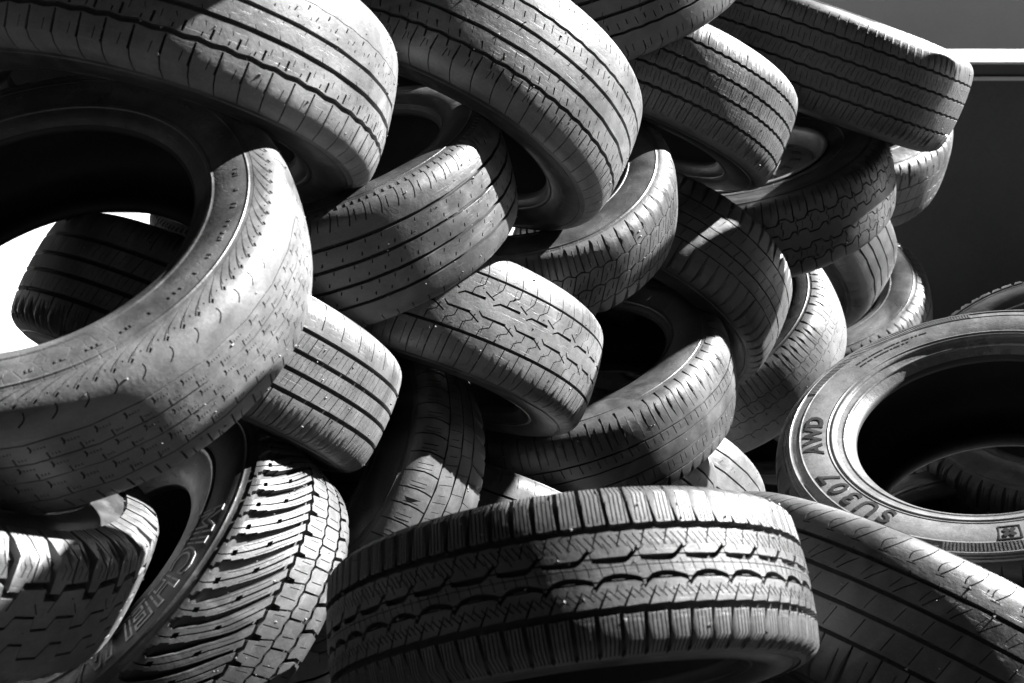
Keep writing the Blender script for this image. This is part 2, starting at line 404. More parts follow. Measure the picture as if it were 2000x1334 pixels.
# ------------------------------------------------------------------ the patterns of the individual tyres
def ty(sec, *ys): return [float(sec.t_of_y(y)) for y in ys]
def pat_touring(p, sec):            # four straight grooves, plain centre rib, short sipes beside it
    a, b, c, d = ty(sec, -.42, -.10, .19, .50)
    p.groove(a, 5, .006, 2); p.groove(b, 6); p.groove(c, 6); p.groove(d, 6, .009, 2)
    for k in (0, .5):
        p.line(curve(k+.10, 1.05, k+.30, .66, .05), 1.5); p.line([(k+.30, .70), (k+.27, d+.03)], 3.2, 1.6); p.line([(k+.52, .72), (k+.48, .60)], 1.2)
        p.line([(k+.05, d+.0), (k+.02, d+.12)], 2.6); p.line([(k+.42, d+.14), (k+.40, d+.22)], 1.0)
        p.line([(k+.2, c+.04), (k+.17, c+.13)], 1.2); p.line([(k+.42, c+.15), (k+.36, d-.05)], 2.6, 1.8); p.line([(k+.12, c+.2), (k+.10, c+.27)], 1.0)
        p.line([(k+.18, a+.05), (k+.13, a+.16)], 1.5); p.line([(k+.4, a+.1), (k+.37, a+.18)], 2.)
        p.line(curve(k+.1, -1.05, k+.28, -.68, .04), 1.5); p.line([(k+.28, -.78), (k+.22, -.6)], 1.6); p.line([(k+.45, -.72), (k+.42, -.6)], 1.3)
        p.line([(k+.3, b+.0), (k+.35, b+.08)], 1.2)
    p.line([(.3, b-.08), (.36, b)], 1.2)
def pat_touring_worn(p, sec):
    a, b, c, d = ty(sec, -.42, -.09, .19, .51)
    p.groove(a, 1.0, .006, 2); p.groove(b, 6); p.groove(c, 6); p.groove(d, 6.5, .010, 2)
    for k in (0, .5):
        p.line(curve(k+.10, 1.05, k+.30, .66, .05), 1.7); p.line([(k+.30, .76), (k+.27, d+.03)], 3.4, 2.4); p.line([(k+.48, .74), (k+.45, .62)], 1.0)
        p.line([(k+.05, d-.04), (k+.02, d-.16)], 3.0); p.line([(k+.42, d-.12), (k+.40, d-.2)], 1.0); p.line([(k+.22, d-.05), (k+.2, d-.10)], 1.8)
        p.line([(k+.2, c+.08), (k+.17, c+.13)], .9); p.line([(k+.3, c-.02), (k+.34, c-.07)], 1.0)
        p.line([(k+.18, b-.14), (k+.13, b-.20)], 1.5); p.line([(k+.4, b-.22), (k+.37, b-.28)], 2.); p.line([(k+.08, b-.08), (k+.08, b-.11)], 1.8); p.line([(k+.3, b-.12), (k+.29, b-.16)], 1.0)
        p.line([(k+.3, b+.0), (k+.35, b+.06)], .9)
def pat_slick(p, sec):              # B: worn smooth outer rib, thin grooves and many short sipes on the inner ribs
    g1, g2, g3, g4 = ty(sec, .52, .22, -.08, -.48)
    p.groove(g1, 1.2); p.groove(g2, 1.4); p.groove(g3, 1.4); p.groove(g4, 1.4)
    for k in (0, .5):
        p.line(curve(k+.05, g1+.20, k+.17, g1+.33, .06), 1.6)
        for (ta, tb, sgn) in ((g1, g2, 1), (g2, g3, -1), (g3, g4, 1)):
            w = ta-tb; o = {1: 0, -1: .2}[sgn]
            p.line([(k+.05+o, ta-.10*w), (k+.07+o, ta-.30*w), (k+.04+o, ta-.42*w)], 2.4, 1.6)
            for q in (.06, .11, .16, .21): p.line([(k+.06+o+q, ta-.24*w), (k+.065+o+q, ta-.36*w)], .9)
            p.line([(k+.26+o, ta-.58*w), (k+.27+o, ta-.92*w)], 2.0, 1.4)
            for q in (.05, .10, .15): p.line([(k+.28+o+q, ta-.66*w), (k+.285+o+q, ta-.78*w)], .9)
        p.line([(k+.1, g4-.05), (k+.16, g4-.26)], 2.4); p.line([(k+.3, g4-.12), (k+.34, g4-.3)], 1.4)
        p.line(curve(k+.1, -.72, k+.16, -1.03, .04), 1.8)
    for x in np.arange(3)/3:       # flame-shaped cuts along the shoulder
        p.line(curve(x, .83, x+.62, 1.0, -.10, 8), 1.7, .4); p.line(curve(x+.12, .86, x+.45, .97, -.05, 6), 1.0, .3)
        p.line([(x+.03, .81), (x+.10, .84)], 2.6); p.line([(x+.25, .865), (x+.28, .872)], 1.8)
def pat_rib5(p, sec):               # G: four grooves, ribs cut by long slanting sipes
    a, b, c, d = ty(sec, -.45, -.13, .14, .45)
    for t in (a, b, c, d): p.groove(t, 6)
    p.line([(.1, c), (.32, d)], 1.3); p.line([(.1, a), (.32, b)], 1.3)
    for k in (.5, .75): p.line([(k, c+.05), (k+.14, d-.06)], .7); p.line([(k, a+.05), (k+.14, b-.06)], .7)
    for k in (0, .25, .5, .75): p.line([(k, b+.03), (k+.1, b+.1)], .8); p.line([(k+.06, c-.14), (k+.12, c-.04)], .7)
    p.line(curve(.05, d, .16, 1.04, .05), 2.2); p.line(curve(.05, -1.04, .12, a-.1, .05), 1.6)
    for k in (.25, .42, .6, .78): p.line([(k, d+.1), (k+.09, .93)], .8); p.line([(k, a-.2), (k+.09, -.9)], .7)
def pat_worn_rib(p, sec):           # D: thin worn grooves, tiny notches, toothed shoulder
    a, b, c, d = ty(sec, -.48, -.15, .17, .50)
    for t in (a, b, c, d): p.groove(t, 5.0)
    for k in (0, .5):
        for t in (a, b, c): p.line([(k+.1, t+.07), (k+.13, t+.12)], 2.0); p.line([(k+.3, t+.22), (k+.33, t+.27)], 1.6)
        p.line(curve(k+.05, .66, k+.17, .93, .03), 1.8); p.line([(k+.28, .7), (k+.34, .86)], 1.4)
        p.line(curve(k+.05, -.72, k+.12, -1.03, .03), 1.5)
    for k in np.arange(4)/4: p.poly([(k+.02, .93), (k+.15, .92), (k+.15, 1.03), (k+.02, 1.03)])
def pat_diag_blocks(p, sec):        # E: straight shoulder cuts, diagonal short blocks in the middle
    a, b, c = ty(sec, -.42, .02, .46)
    for t in (a, b, c): p.groove(t, 2.4, .03, 2)
    for k in (0, .5):
        p.line([(k+.1, .98), (k+.12, c)], 2.2); p.line([(k+.34, .9), (k+.36, c+.05)], 1.3)
        p.line([(k+.1, -.98), (k+.12, a)], 2.2)
        for t0, t1 in ((a, b), (b, c)):
            p.line([(k+.1, t0), (k+.32, t1)], 2.2); p.line([(k+.3, t0+.05), (k+.42, t0+.2)], 1.6); p.line([(k+.02, t1-.2), (k+.1, t1-.06)], 1.6)
def pat_zcuts(p, sec):              # F: two straight grooves, staggered Z-shaped cuts between
    a, d = ty(sec, -.52, .45); b, c = ty(sec, -.16, .12)
    p.groove(a, 4); p.groove(d, 5)
    p.line([(-.05, b), (.55, b), (.72, b+.06)], 4.5, 2); p.line([(.72, b-.02), (1.0, b-.10)], 2.5)
    p.line([(.25, c), (.9, c), (1.02, c-.06)], 4.5, 2); p.line([(.95, c+.10), (1.3, c)], 2.5)
    p.line([(.05, a), (.08, a+.14), (.32, b-.10), (.36, b)], 1.6); p.line([(.55, a), (.58, a+.12), (.8, b-.06)], 1.6)
    p.line([(.1, c), (.14, c+.10), (.36, d-.14), (.4, d)], 1.6); p.line([(.6, c+.02), (.64, c+.12), (.86, d-.12), (.9, d)], 1.6)
    for k in (.2, .7): p.line([(k, a+.05), (k+.02, a+.16)], .8); p.line([(k+.1, d-.18), (k+.12, d-.08)], .8)
    for k in (0, .5):
        p.line(curve(k+.05, a, k+.1, -1.04, .04), 1.4); p.line([(k+.28, a-.14), (k+.31, -.8)], .7)
        p.line(curve(k+.05, d, k+.12, 1.04, .04), 1.8); p.line([(k+.3, d+.12), (k+.34, .85)], .8)
def pat_saw(p, sec):                # H: saw-toothed shoulder, fine grooves
    t1, t2, t3, t4 = ty(sec, .36, .09, -.21, -.55)
    for t in (t1, t2, t3, t4): p.groove(t, 2.6)
    for k in (0, .5):
        p.poly([(k+.02, 1.03), (k+.13, 1.03), (k+.09, .86), (k+.05, .86)])
        p.line([(k+.07, .88), (k+.12, t1+.06)], 2.2, 1.2); p.line([(k+.3, .84), (k+.34, t1+.12)], 1.0)
        p.line([(k+.1, t1), (k+.16, t2+.08)], 1.8); p.line([(k+.34, t1-.02), (k+.37, t2+.12)], 1.2)
        p.line([(k+.12, t3-.04), (k+.16, t4+.08)], 1.6); p.line([(k+.3, t3-.04), (k+.34, t4+.12)], 1.2)
        p.line([(k+.1, t4), (k+.14, -1.03)], 1.8)
def pat_sipe_ribs(p, sec, gs=(-.5, -.15, .17, .52), w=5.5, amp=.010, n=3, fine=.8, sh=1.2):   # J, L: zigzag-edged grooves, densely siped ribs
    g = ty(sec, *gs)
    for t in g: p.groove(t, w, amp, n)
    for k in np.arange(4)/4:
        for i in range(3):
            t0, t1 = g[i]+.05, g[i+1]-.05; m = (t0+t1)/2; s = .03 if i % 2 else -.03
            p.line([(k+.04, t0), (k+.04+s, m+.05)], fine*1.2); p.line([(k+.16, m-.06), (k+.16+s, t1)], fine*1.2)
            p.line([(k+.10, t0+.05), (k+.11, t1-.07)], fine*.6)
        p.line([(k+.05, g[3]+.03), (k+.08, .84)], sh); p.line([(k+.17, g[3]+.1), (k+.19, .78)], fine*.8)
        p.line([(k+.05, g[0]-.03), (k+.08, -.84)], sh); p.line([(k+.17, g[0]-.1), (k+.19, -.76)], fine*.8)
def pat_sipe_blocks(p, sec):        # J: as above with square centre blocks
    pat_sipe_ribs(p, sec, (-.5, -.15, .17, .52), 6, .010, 3, .8, 1.5)
    a, b = ty(sec, -.15, .17)
    for k in np.arange(2)/2: p.line([(k+.02, a), (k+.02, b)], 1.6)
def pat_lateral(p, sec):            # I: four thin grooves and shoulder cuts
    a, b, c, d = ty(sec, -.42, -.08, .16, .42)
    for t in (a, b, c, d): p.groove(t, 2.6)
    for k in (0, .5):
        p.line([(k+.1, a), (k+.14, -1.03)], 1.8); p.line([(k+.1, d), (k+.14, 1.03)], 1.8)
        p.line([(k+.1, b), (k+.3, c)], 1.4); p.line([(k+.1, a+.05), (k+.25, b-.1)], 1.2); p.line([(k+.2, c+.05), (k+.3, d-.05)], 1.2)
def pat_hex(p, sec):                # M: interlocking blocks with stepped edges
    a, d = ty(sec, -.50, .52); b, c = ty(sec, -.17, .18)
    for t, s in ((a, 1), (b, -1), (c, 1), (d, -1)):
        p.gr.append(t)
        p.line([(-.26, t+.05*s), (0, t+.05*s), (.09, t-.05*s), (.36, t-.05*s), (.5, t+.05*s), (.6, t+.05*s), (.66, t-.04*s), (.74, t+.05*s), (1, t+.05*s), (1.09, t-.05*s), (1.3, t-.05*s)], 3.4)
    for k, w in ((.1, 3.), (.6, 2.6)):
        p.line([(k, d-.04), (k+.05, .72), (k+.12, 1.04)], w); p.line([(k, a+.04), (k+.05, -.72), (k+.12, -1.04)], w)
        p.line([(k+.04, c), (k+.1, (c+d)/2-.03), (k+.04, (c+d)/2+.04), (k+.12, d)], w*.8)
        p.line([(k+.04, b), (k+.1, (a+b)/2+.03), (k+.04, (a+b)/2-.04), (k+.12, a)], w*.8)
        p.line([(k+.25, c+.1), (k+.29, d-.1)], .9); p.line([(k+.25, a+.1), (k+.29, b-.1)], .9)
        p.line([(k+.3, .6), (k+.36, .9)], 1.1)
def pat_lugs_shoulder(p, sec):      # N, P: wide shoulder cuts
    a, b, c = ty(sec, -.4, 0, .42)
    for t in (a, b, c): p.groove(t, 3.5, .012, 2)
    for k in (0, .5):
        p.line([(k+.1, c), (k+.18, 1.05)], 3.6, 5); p.line([(k+.34, .6), (k+.38, .9)], 1.2)
        p.line([(k+.1, a), (k+.18, -1.05)], 3.6, 5)
        p.line([(k+.1, a+.03), (k+.2, b-.03)], 2); p.line([(k+.1, b+.03), (k+.25, c-.03)], 2)
def pat_wide_ribs(p, sec):          # O: plain straight ribs
    for t in ty(sec, -.56, -.2, .10, .38): p.groove(t, 6)
    for k in (0, .5): p.line([(k+.1, .8), (k+.13, 1.03)], 1.2); p.line([(k+.1, -.8), (k+.13, -1.03)], 1.2)
def pat_dense_lugs(p, sec):         # Q: oval shoulder cuts, dense lateral sipes
    a, b, c = ty(sec, -.30, .10, .45)
    for t in (a, b, c): p.groove(t, 1.8, .02, 3)
    for k in (0, .5):
        p.poly([(k+.02, .99), (k+.10, 1.03), (k+.14, .94), (k+.10, .82), (k+.04, .84)])
        p.line([(k+.08, .84), (k+.16, c)], 1.8); p.line([(k+.3, .9), (k+.36, c+.05)], 1.2); p.line([(k+.2, .74), (k+.26, c+.02)], .8)
        p.line([(k+.1, c-.03), (k+.2, b+.05)], 1.6); p.line([(k+.35, c-.08), (k+.4, b+.1)], 1.2)
        p.line([(k+.1, b-.06), (k+.13, b-.14)], 1.6); p.line([(k+.3, a-.04), (k+.36, a-.16)], 1.4)
def pat_highway(p, sec):            # U: shoulders of grooved blocks, herringbone ribs, crosswise centre
    g1, g2, g3, g4 = ty(sec, -.42, -.09, .17, .50)
    p.groove(g1, 7.5, .006, 2, True); p.groove(g4, 7.5, .006, 2, True)
    def scallop(t, f):
        p.gr.append(t); pts = [(k0+u*.96, t+f(u)) for k0 in (-1, 0, 1) for u in np.linspace(0, 1, 11)]
        q = np.array([z for z in pts if -.4 < z[0] < 1.4])*[p.P, p.T]; h = .0026; p.polys.append(np.concatenate([q+[0, h], (q-[0, h])[::-1]]))
        p.line([(-.3, t+.008), (1.3, t+.008)], 1.6)
    scallop(g2, lambda u: -.075+.095*min(1, u/.26)+.022*math.sin(math.pi*u))
    scallop(g3, lambda u: .015-.050*math.sin(math.pi*u)+.06*max(0, (u-.8)/.2)**1.5)
    p.line([(.0, g2-.05), (-.12, g2-.085)], 2.2, .6); p.line([(.95, g3+.05), (1.07, g3+.085)], 2.2, .6)
    for k in (0, .5):
        for e, g in ((-1, g1), (1, g4)):                              # shoulders: one wide cut, four thin sipes per half pitch
            x = k+.02
            p.line([(x, g), (x-.005, e*.93)], 4.6, 5.0); p.poly([(x-.035, e*.93), (x+.025, e*.93), (x+.015, e*.975), (x-.02, e*.975)])
            for j, dx in enumerate((.11, .20, .29, .38)):
                p.line([(x+dx, g+e*.06 if j % 2 else g), (x+dx-.004, e*.72), (x+dx-.012, e*.93)], 1.3)
        # herringbone ribs: long thin sipes one way, short wide cuts the other
        for dx in (.02, .19, .36): p.line([(k+dx+.20, g1+.07), (k+dx, g2-.09)], 1.2)
        p.line([(k+.28, g1+.02), (k+.42, g1+.20)], 2.0, 1.0); p.line([(k+.10, g2-.03), (k+.20, g2-.15)], 1.2, .7)
        for dx in (.02, .19, .36): p.line([(k+dx+.18, g3+.10), (k+dx, g4-.10)], 1.2)
        p.line([(k+.22, g3+.08), (k+.46, g4-.01)], 1.3, 2.6); p.line([(k+.0, g3+.05), (k+.09, g3+.14)], .9)
    for k in np.arange(4)/4: p.line([(k+.12, g2+.045), (k+.075, (g2+g3)/2-.02), (k+.04, g3-.045)], .9)
    c = (g2+g3)/2-.015; p.polys.append(np.array([(-.3*p.P, c*p.T-.0004), (1.3*p.P, c*p.T-.0004), (1.3*p.P, c*p.T+.0004), (-.3*p.P, c*p.T+.0004)]))
def pat_hooks(p, sec):              # T: shoulder of hooked cuts, straight grooves
    a, b, c, d = ty(sec, -.50, -.20, .10, .45)
    for t in (a, b, c, d): p.groove(t, 5.5)
    for k in (0, .5):
        p.line(curve(k+.34, a-.14, k+.06, -.94, -.07, 6), 1.8, 1.6); p.line([(k+.26, a-.13), (k+.42, a-.12)], 1.5)
        p.line(curve(k+.40, -.62, k+.24, -.80, .07, 5), 1.8, .9)
        p.line([(k+.3, a-.05), (k+.27, a)], 1.2)
        p.line([(k+.12, a+.04), (k+.30, a+.16), (k+.40, b-.04)], 1.4); p.line([(k+.36, a+.06), (k+.48, a+.2)], 1.0)
        p.line([(k+.1, b+.05), (k+.2, c-.05)], 1.0); p.line([(k+.1, c+.05), (k+.2, d-.05)], 1.2)
        p.line([(k+.1, d), (k+.2, 1.03)], 2.); p.line([(k+.3, d+.1), (k+.36, .9)], 1)
def pat_allterrain(p, sec):         # V: long curved shoulder lugs, small blocks in two rows
    g1, g2, g3 = ty(sec, -.02, -.34, -.62)
    p.groove(g1, 4.5, .012, 2); p.groove(g2, 3.0, .012, 2); p.groove(g3, 4, .012, 2)
    c = lambda t: 2.7*max(0, (.97-t)/(.97-g1))**1.35                   # the sweep of the lugs
    tl = [1.03, .965, .955, .90, .89, .80, .79, .66, .65, .50, .35, .2, g1]
    wl = [.02, .02, .15, .15, .24, .24, .18, .19, .14, .14, .11, .09, .07]; wr = [-.06, -.06, -.17, -.20, -.25, -.21, -.21, -.15, -.18, -.13, -.12, -.10, -.08]
    p.poly([(c(t)+a+.06, t) for t, a in zip(tl, wl)]+[(c(t)+a, t) for t, a in zip(tl[::-1], wr[::-1])])   # wide stepped void
    p.line([(c(t)+.50, t) for t in np.linspace(1.03, g1, 14)], 1.6, 2.6)                                    # thin kinked one
    for t in (.83, .45): p.poly([(c(t)+.42, t), (c(t-.06)+.42, t-.06), (c(t-.06)+.62, t-.05), (c(t)+.62, t+.01)])
    p.line([(c(t)+.76, t) for t in np.linspace(.74, .16, 8)], .8); p.line([(c(t)+.27, t) for t in np.linspace(.55, .12, 7)], .8)
    p.poly([(.02, g1), (.30, g1-.02), (.36, g1-.13), (.2, g1-.15)]); p.line([(.2, g1-.1), (.5, g2)], 2.2)
    p.line([(.62, g1-.05), (.80, g2+.05)], 1.4); p.line([(.05, g1-.12), (.2, g2+.06)], 1.0)
    p.line([(.25, g2), (.5, g3)], 3.4, 2.6); p.line([(.7, g2-.06), (.86, g3+.06)], 1.4)
    p.line([(.2, g3), (.45, -.8), (.5, -1.03)], 5, 6); p.line([(.8, g3-.1), (.9, -.85)], 1.2)
def pat_chevron(p, sec):            # W: heavy stepped blocks with sipes, angular grooves
    s1, g1, g2, g3 = ty(sec, .80, .42, -.06, -.47)
    p.gr += [g1, g2, g3]
    def band(pts, h):
        q = np.array([(x, t) for x, t in pts])*[p.P, p.T]; q = q[(q[:, 0] > -.6*p.P) & (q[:, 0] < 1.6*p.P)]
        p.polys.append(np.concatenate([q+[0, h], (q-[0, h])[::-1]]))
    def rep(pts): return [(x+k, t) for k in (-1, 0, 1) for x, t in pts]
    band(rep([(0, g1-.02), (.30, g1-.02), (.36, g1+.07), (.93, g1+.09), (.97, g1-.02)]), .0040)
    band(rep([(0, g2), (.34, g2+.01), (.46, g2+.12), (.93, g2+.12), (.98, g2)]), .0016)
    band(rep([(.05, g3), (.45, g3), (.62, g3+.14), (.95, g3+.14), (1.0, g3)]), .0016)
    p.poly([(-.06, g1), (.06, g1), (.10, .62), (.06, .80), (.04, 1.03), (-.10, 1.03), (-.06, .82)])          # the wide void between lugs
    p.line([(.50, g1+.05), (.54, .62), (.50, .82), (.46, 1.03)], 2.4)
    for k in (.22, .36, .64, .80):
        p.line([(k, g1+.14), (k+.03, g1+.24)], 1.1); p.line([(k+.03, g1+.24), (k-.02, g1+.26)], 1.1); p.line([(k-.02, g1+.26), (k+.01, .80)], 1.0)
        p.line([(k+.01, .86), (k-.05, 1.0)], 1.3)
    p.line([(.30, g1), (.20, g1-.16)], 1.5); p.line([(.95, g2+.15), (.80, g1-.08)], 1.3)
    for k in (0, .5): p.line([(k+.1, g3-.2), (k+.1, -1.03)], 3)
def pat_shoulder_sipe(p, sec):      # X: two wide cuts and short sipes on the shoulder, three thin grooves
    a, b, c = ty(sec, .48, .10, -.25)
    p.groove(a, 4.2); p.groove(b, 2.4); p.groove(c, 2.4)
    for k in (0, .5):
        p.line(curve(k+.06, 1.03, k+.20, a, .05), 2.4)
        for dx in (.22, .34): p.line([(k+dx, .86), (k+dx+.08, .62)], 1.1)
        p.line([(k+.1, a-.04), (k+.26, b+.04)], 1.0); p.line([(k+.35, a-.1), (k+.44, b+.1)], .8)
        p.line([(k+.1, b), (k+.2, c+.05)], .9); p.line([(k+.1, c), (k+.2, -.9)], 1.5)
def pat_plain(p, sec):              # Y, Z and the deeper tyres
    for t in ty(sec, -.46, -.10, .28): p.groove(t, 4.5)
    for k in (0, .5): p.line([(k+.1, .45), (k+.16, .95)], 1.6); p.line([(k+.1, -.62), (k+.14, -.95)], 1.4); p.line([(k+.2, -.3), (k+.3, -.2)], 1.)

# ------------------------------------------------------------------ building one tyre
def place(c, a, phi=0.):
    a = Vector(a).normalized(); h = Vector((0, 0, 1)) if abs(a.z) < .9 else Vector((0, 1, 0))
    u = h.cross(a).normalized(); v = a.cross(u)
    m = Matrix(((u.x, v.x, a.x, c[0]), (u.y, v.y, a.y, c[1]), (u.z, v.z, a.z, c[2]), (0, 0, 0, 1)))
    return CAMM @ m
SEED = [0]; BUILT = {}
def make_tyre(key, label, pat, N, D=.0075, endd=0., square=False, tend=.90, ms='side', mt='tread', blocks=(), phase=0., rings=((.70, .004, .0012), (.875, .0016, .0007)), vary=.1):
    g = POSE[key]; wld = key.startswith('ground_')
    root = bpy.data.objects.new('tyre', None); col.objects.link(root); root.empty_display_size = .1
    root.matrix_world = CAMM.inverted() @ place(g[0], g[1]) if wld else place(g[0], g[1]); root['label'] = label; root['category'] = 'tyre'; root['group'] = 'used tyres in the pile'
    sec = Section(g[2], g[3], g[4], square, tend)
    SEED[0] += 1; sd = SEED[0] if SEED[0] <= 26 else 27
    carcass(root, sec, D, endd, rings, rings, rubber(ms, sd))
    tread(root, sec, pat, N, D, endd, rubber(mt, sd), blocks, phase, vary)
    BUILT[key] = (root, sec, D)
    return root, sec

POSE = {
 'A': ((-0.4370, 0.3510, -1.5726), (-0.2021, -0.9674, 0.1527), 0.2874, 0.1956, 0.628),
 'B': ((-0.5202, 0.0756, -1.3891), (-0.0898, 0.6697, 0.7372), 0.2906, 0.1716, 0.629),
 'C': ((-0.0964, 0.4039, -1.9752), (-0.4021, -0.8894, 0.2174), 0.3041, 0.2098, 0.664),
 'D': ((-0.2633, 0.2042, -1.8447), (-0.2550, 0.8394, 0.4799), 0.2697, 0.1841, 0.683),
 'E': ((0.0196, 0.2588, -2.3070), (-0.1236, 0.7240, 0.6786), 0.2893, 0.1742, 0.630),
 'F': ((-0.1415, 0.0134, -2.0469), (-0.2895, -0.9306, 0.2238), 0.2913, 0.1890, 0.630),
 'G': ((-0.4186, -0.0105, -1.7193), (-0.3807, -0.8984, 0.2190), 0.2649, 0.1757, 0.630),
 'H': ((0.0942, -0.1087, -2.5232), (-0.2475, 0.8802, 0.4049), 0.3638, 0.2008, 0.666),
 'I': ((0.2985, 0.1397, -2.7126), (-0.4471, -0.8166, 0.3650), 0.3107, 0.2181, 0.630),
 'J': ((0.2672, 0.5165, -2.5501), (-0.3710, -0.9286, 0.0038), 0.3186, 0.2065, 0.630),
 'L': ((0.7120, 0.6492, -2.8528), (-0.3223, -0.9055, -0.2761), 0.3388, 0.2238, 0.630),
 'M': ((0.5719, 0.3576, -2.9589), (-0.2564, 0.8599, 0.4413), 0.3367, 0.2017, 0.556),
 'N': ((0.9604, 0.6185, -3.7395), (0.0175, 0.7279, 0.6854), 0.3574, 0.2383, 0.630),
 'O': ((0.7494, 0.3384, -3.6254), (-0.5769, -0.7732, 0.2635), 0.3798, 0.2399, 0.630),
 'P': ((0.9237, 0.0771, -3.9034), (-0.2471, 0.7785, 0.5769), 0.3909, 0.2443, 0.630),
 'Q': ((0.4956, -0.0173, -3.1232), (-0.4709, 0.7276, 0.4988), 0.3452, 0.2028, 0.630),
 'R': ((0.6811, -0.1911, -1.7348), (-0.3056, 0.8234, 0.4780), 0.2987, 0.2149, 0.599),
 'S': ((1.1584, -0.1426, -2.5608), (-0.3926, 0.6856, 0.6130), 0.3300, 0.2185, 0.630),
 'U': ((0.0628, -0.3088, -1.3544), (0.1223, -0.9130, 0.3893), 0.2641, 0.1637, 0.680),
 'T': ((0.5416, -0.4403, -1.6757), (-0.4807, -0.8536, 0.2005), 0.3303, 0.2098, 0.630),
 'V': ((-0.4723, -0.3434, -1.6214), (-0.5900, 0.6655, 0.4571), 0.2728, 0.1878, 0.500),
 'W': ((-0.6889, -0.1567, -1.3414), (0.4438, 0.8951, 0.0432), 0.2969, 0.1568, 0.520),
 'X': ((-0.3430, -0.2081, -1.9832), (-0.4445, 0.4736, 0.7603), 0.3065, 0.1985, 0.630),
 'Z': ((0.2461, -0.3491, -2.8293), (-0.3284, -0.8235, 0.4627), 0.3300, 0.2089, 0.630),
 'Y': ((-0.0713, -0.4017, -2.3357), (-0.3105, -0.8814, 0.3560), 0.3088, 0.2039, 0.630),
 'K': ((0.1065, 0.6995, -2.3053), (-0.2680, 0.8280, 0.4920), 0.3300, 0.2193, 0.630),

}

BOTH = (0, -1)
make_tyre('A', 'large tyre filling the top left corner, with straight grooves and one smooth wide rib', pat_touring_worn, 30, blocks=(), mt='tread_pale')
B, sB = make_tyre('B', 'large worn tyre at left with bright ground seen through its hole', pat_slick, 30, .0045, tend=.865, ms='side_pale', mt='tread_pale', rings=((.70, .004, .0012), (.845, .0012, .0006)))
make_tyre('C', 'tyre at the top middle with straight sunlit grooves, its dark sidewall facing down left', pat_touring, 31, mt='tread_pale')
make_tyre('D', 'half shaded tyre below the two top left tyres, with worn ribs and toothed upper shoulder', pat_worn_rib, 34, .007, mt='tread')
make_tyre('E', 'narrow dark tyre right of the centre, sunlit only on a small patch of diagonal blocks', pat_diag_blocks, 34, mt='tread')
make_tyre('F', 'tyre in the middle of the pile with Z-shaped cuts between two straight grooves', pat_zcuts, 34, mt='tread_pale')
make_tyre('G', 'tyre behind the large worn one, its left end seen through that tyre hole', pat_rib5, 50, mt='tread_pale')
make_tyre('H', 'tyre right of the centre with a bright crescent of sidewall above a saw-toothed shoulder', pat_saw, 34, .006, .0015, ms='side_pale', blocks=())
make_tyre('I', 'dark shaded tyre with thin grooves, wedged below the tyre that holds a steel wheel', pat_lateral, 34)
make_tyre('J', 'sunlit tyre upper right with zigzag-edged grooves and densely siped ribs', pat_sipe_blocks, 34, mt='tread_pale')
make_tyre('K', 'mostly shaded tyre cut off by the top edge, just right of the top middle tyre', pat_touring, 34)
make_tyre('L', 'tyre at the top right, lit along its upper shoulder, in front of the white rail', pat_sipe_ribs, 24)
MT, sM = make_tyre('M', 'dark tyre still holding a steel wheel, with interlocking stepped blocks', pat_hex, 30, .007)
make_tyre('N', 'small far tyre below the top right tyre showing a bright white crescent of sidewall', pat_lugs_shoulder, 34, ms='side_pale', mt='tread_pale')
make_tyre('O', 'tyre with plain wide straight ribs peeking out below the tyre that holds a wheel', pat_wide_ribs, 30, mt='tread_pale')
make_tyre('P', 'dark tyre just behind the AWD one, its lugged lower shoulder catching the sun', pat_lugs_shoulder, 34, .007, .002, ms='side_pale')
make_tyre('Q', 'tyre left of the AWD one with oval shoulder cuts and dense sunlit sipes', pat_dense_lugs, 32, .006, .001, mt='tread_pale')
RT, sR = make_tyre('R', 'tyre lying face up at right with AWD lettering on its bright sidewall', pat_plain, 34, ms='side_palest', tend=.93, rings=((.64, .003, .0015), (.69, .0045, .0018), (.715, .0014, .0009), (.895, .0022, .0016), (.91, .0012, .0010), (.922, .0012, .0010), (.845, .0012, .0007)))
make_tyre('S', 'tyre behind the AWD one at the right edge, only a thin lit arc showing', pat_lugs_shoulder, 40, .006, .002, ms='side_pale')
make_tyre('T', 'tyre at the bottom right corner with hooked cuts along its sunlit upper shoulder', pat_hooks, 30, mt='tread_pale')
make_tyre('U', 'wide tyre at the bottom centre with herringbone ribs and deeply cut shoulder blocks', pat_highway, 39, .0085, .002, square=True, mt='tread_dark', blocks=BOTH, tend=.90)
VT, sV = make_tyre('V', 'rugged tyre at lower left with outlined lettering and long curved tread lugs', pat_allterrain, 46, .010, .004, square=True, tend=.952, mt='tread_dark', ms='side', rings=((.70, .004, .0012), (.90, .0016, .0008)))
make_tyre('W', 'heavy blocky tyre at the bottom left corner with stepped siped lugs', pat_chevron, 40, .011, .005, square=True, mt='tread_pale', tend=.83)
make_tyre('X', 'tyre standing on edge left of the centre, sunlit on its lower siped shoulder', pat_shoulder_sipe, 32)
make_tyre('Y', 'tyre showing only a small bright tread patch above the middle of the wide bottom tyre', pat_plain, 30, mt='tread_pale')
make_tyre('Z', 'tyre showing a few bright plain ribs above the right end of the wide bottom tyre', pat_plain, 30, mt='tread_pale')

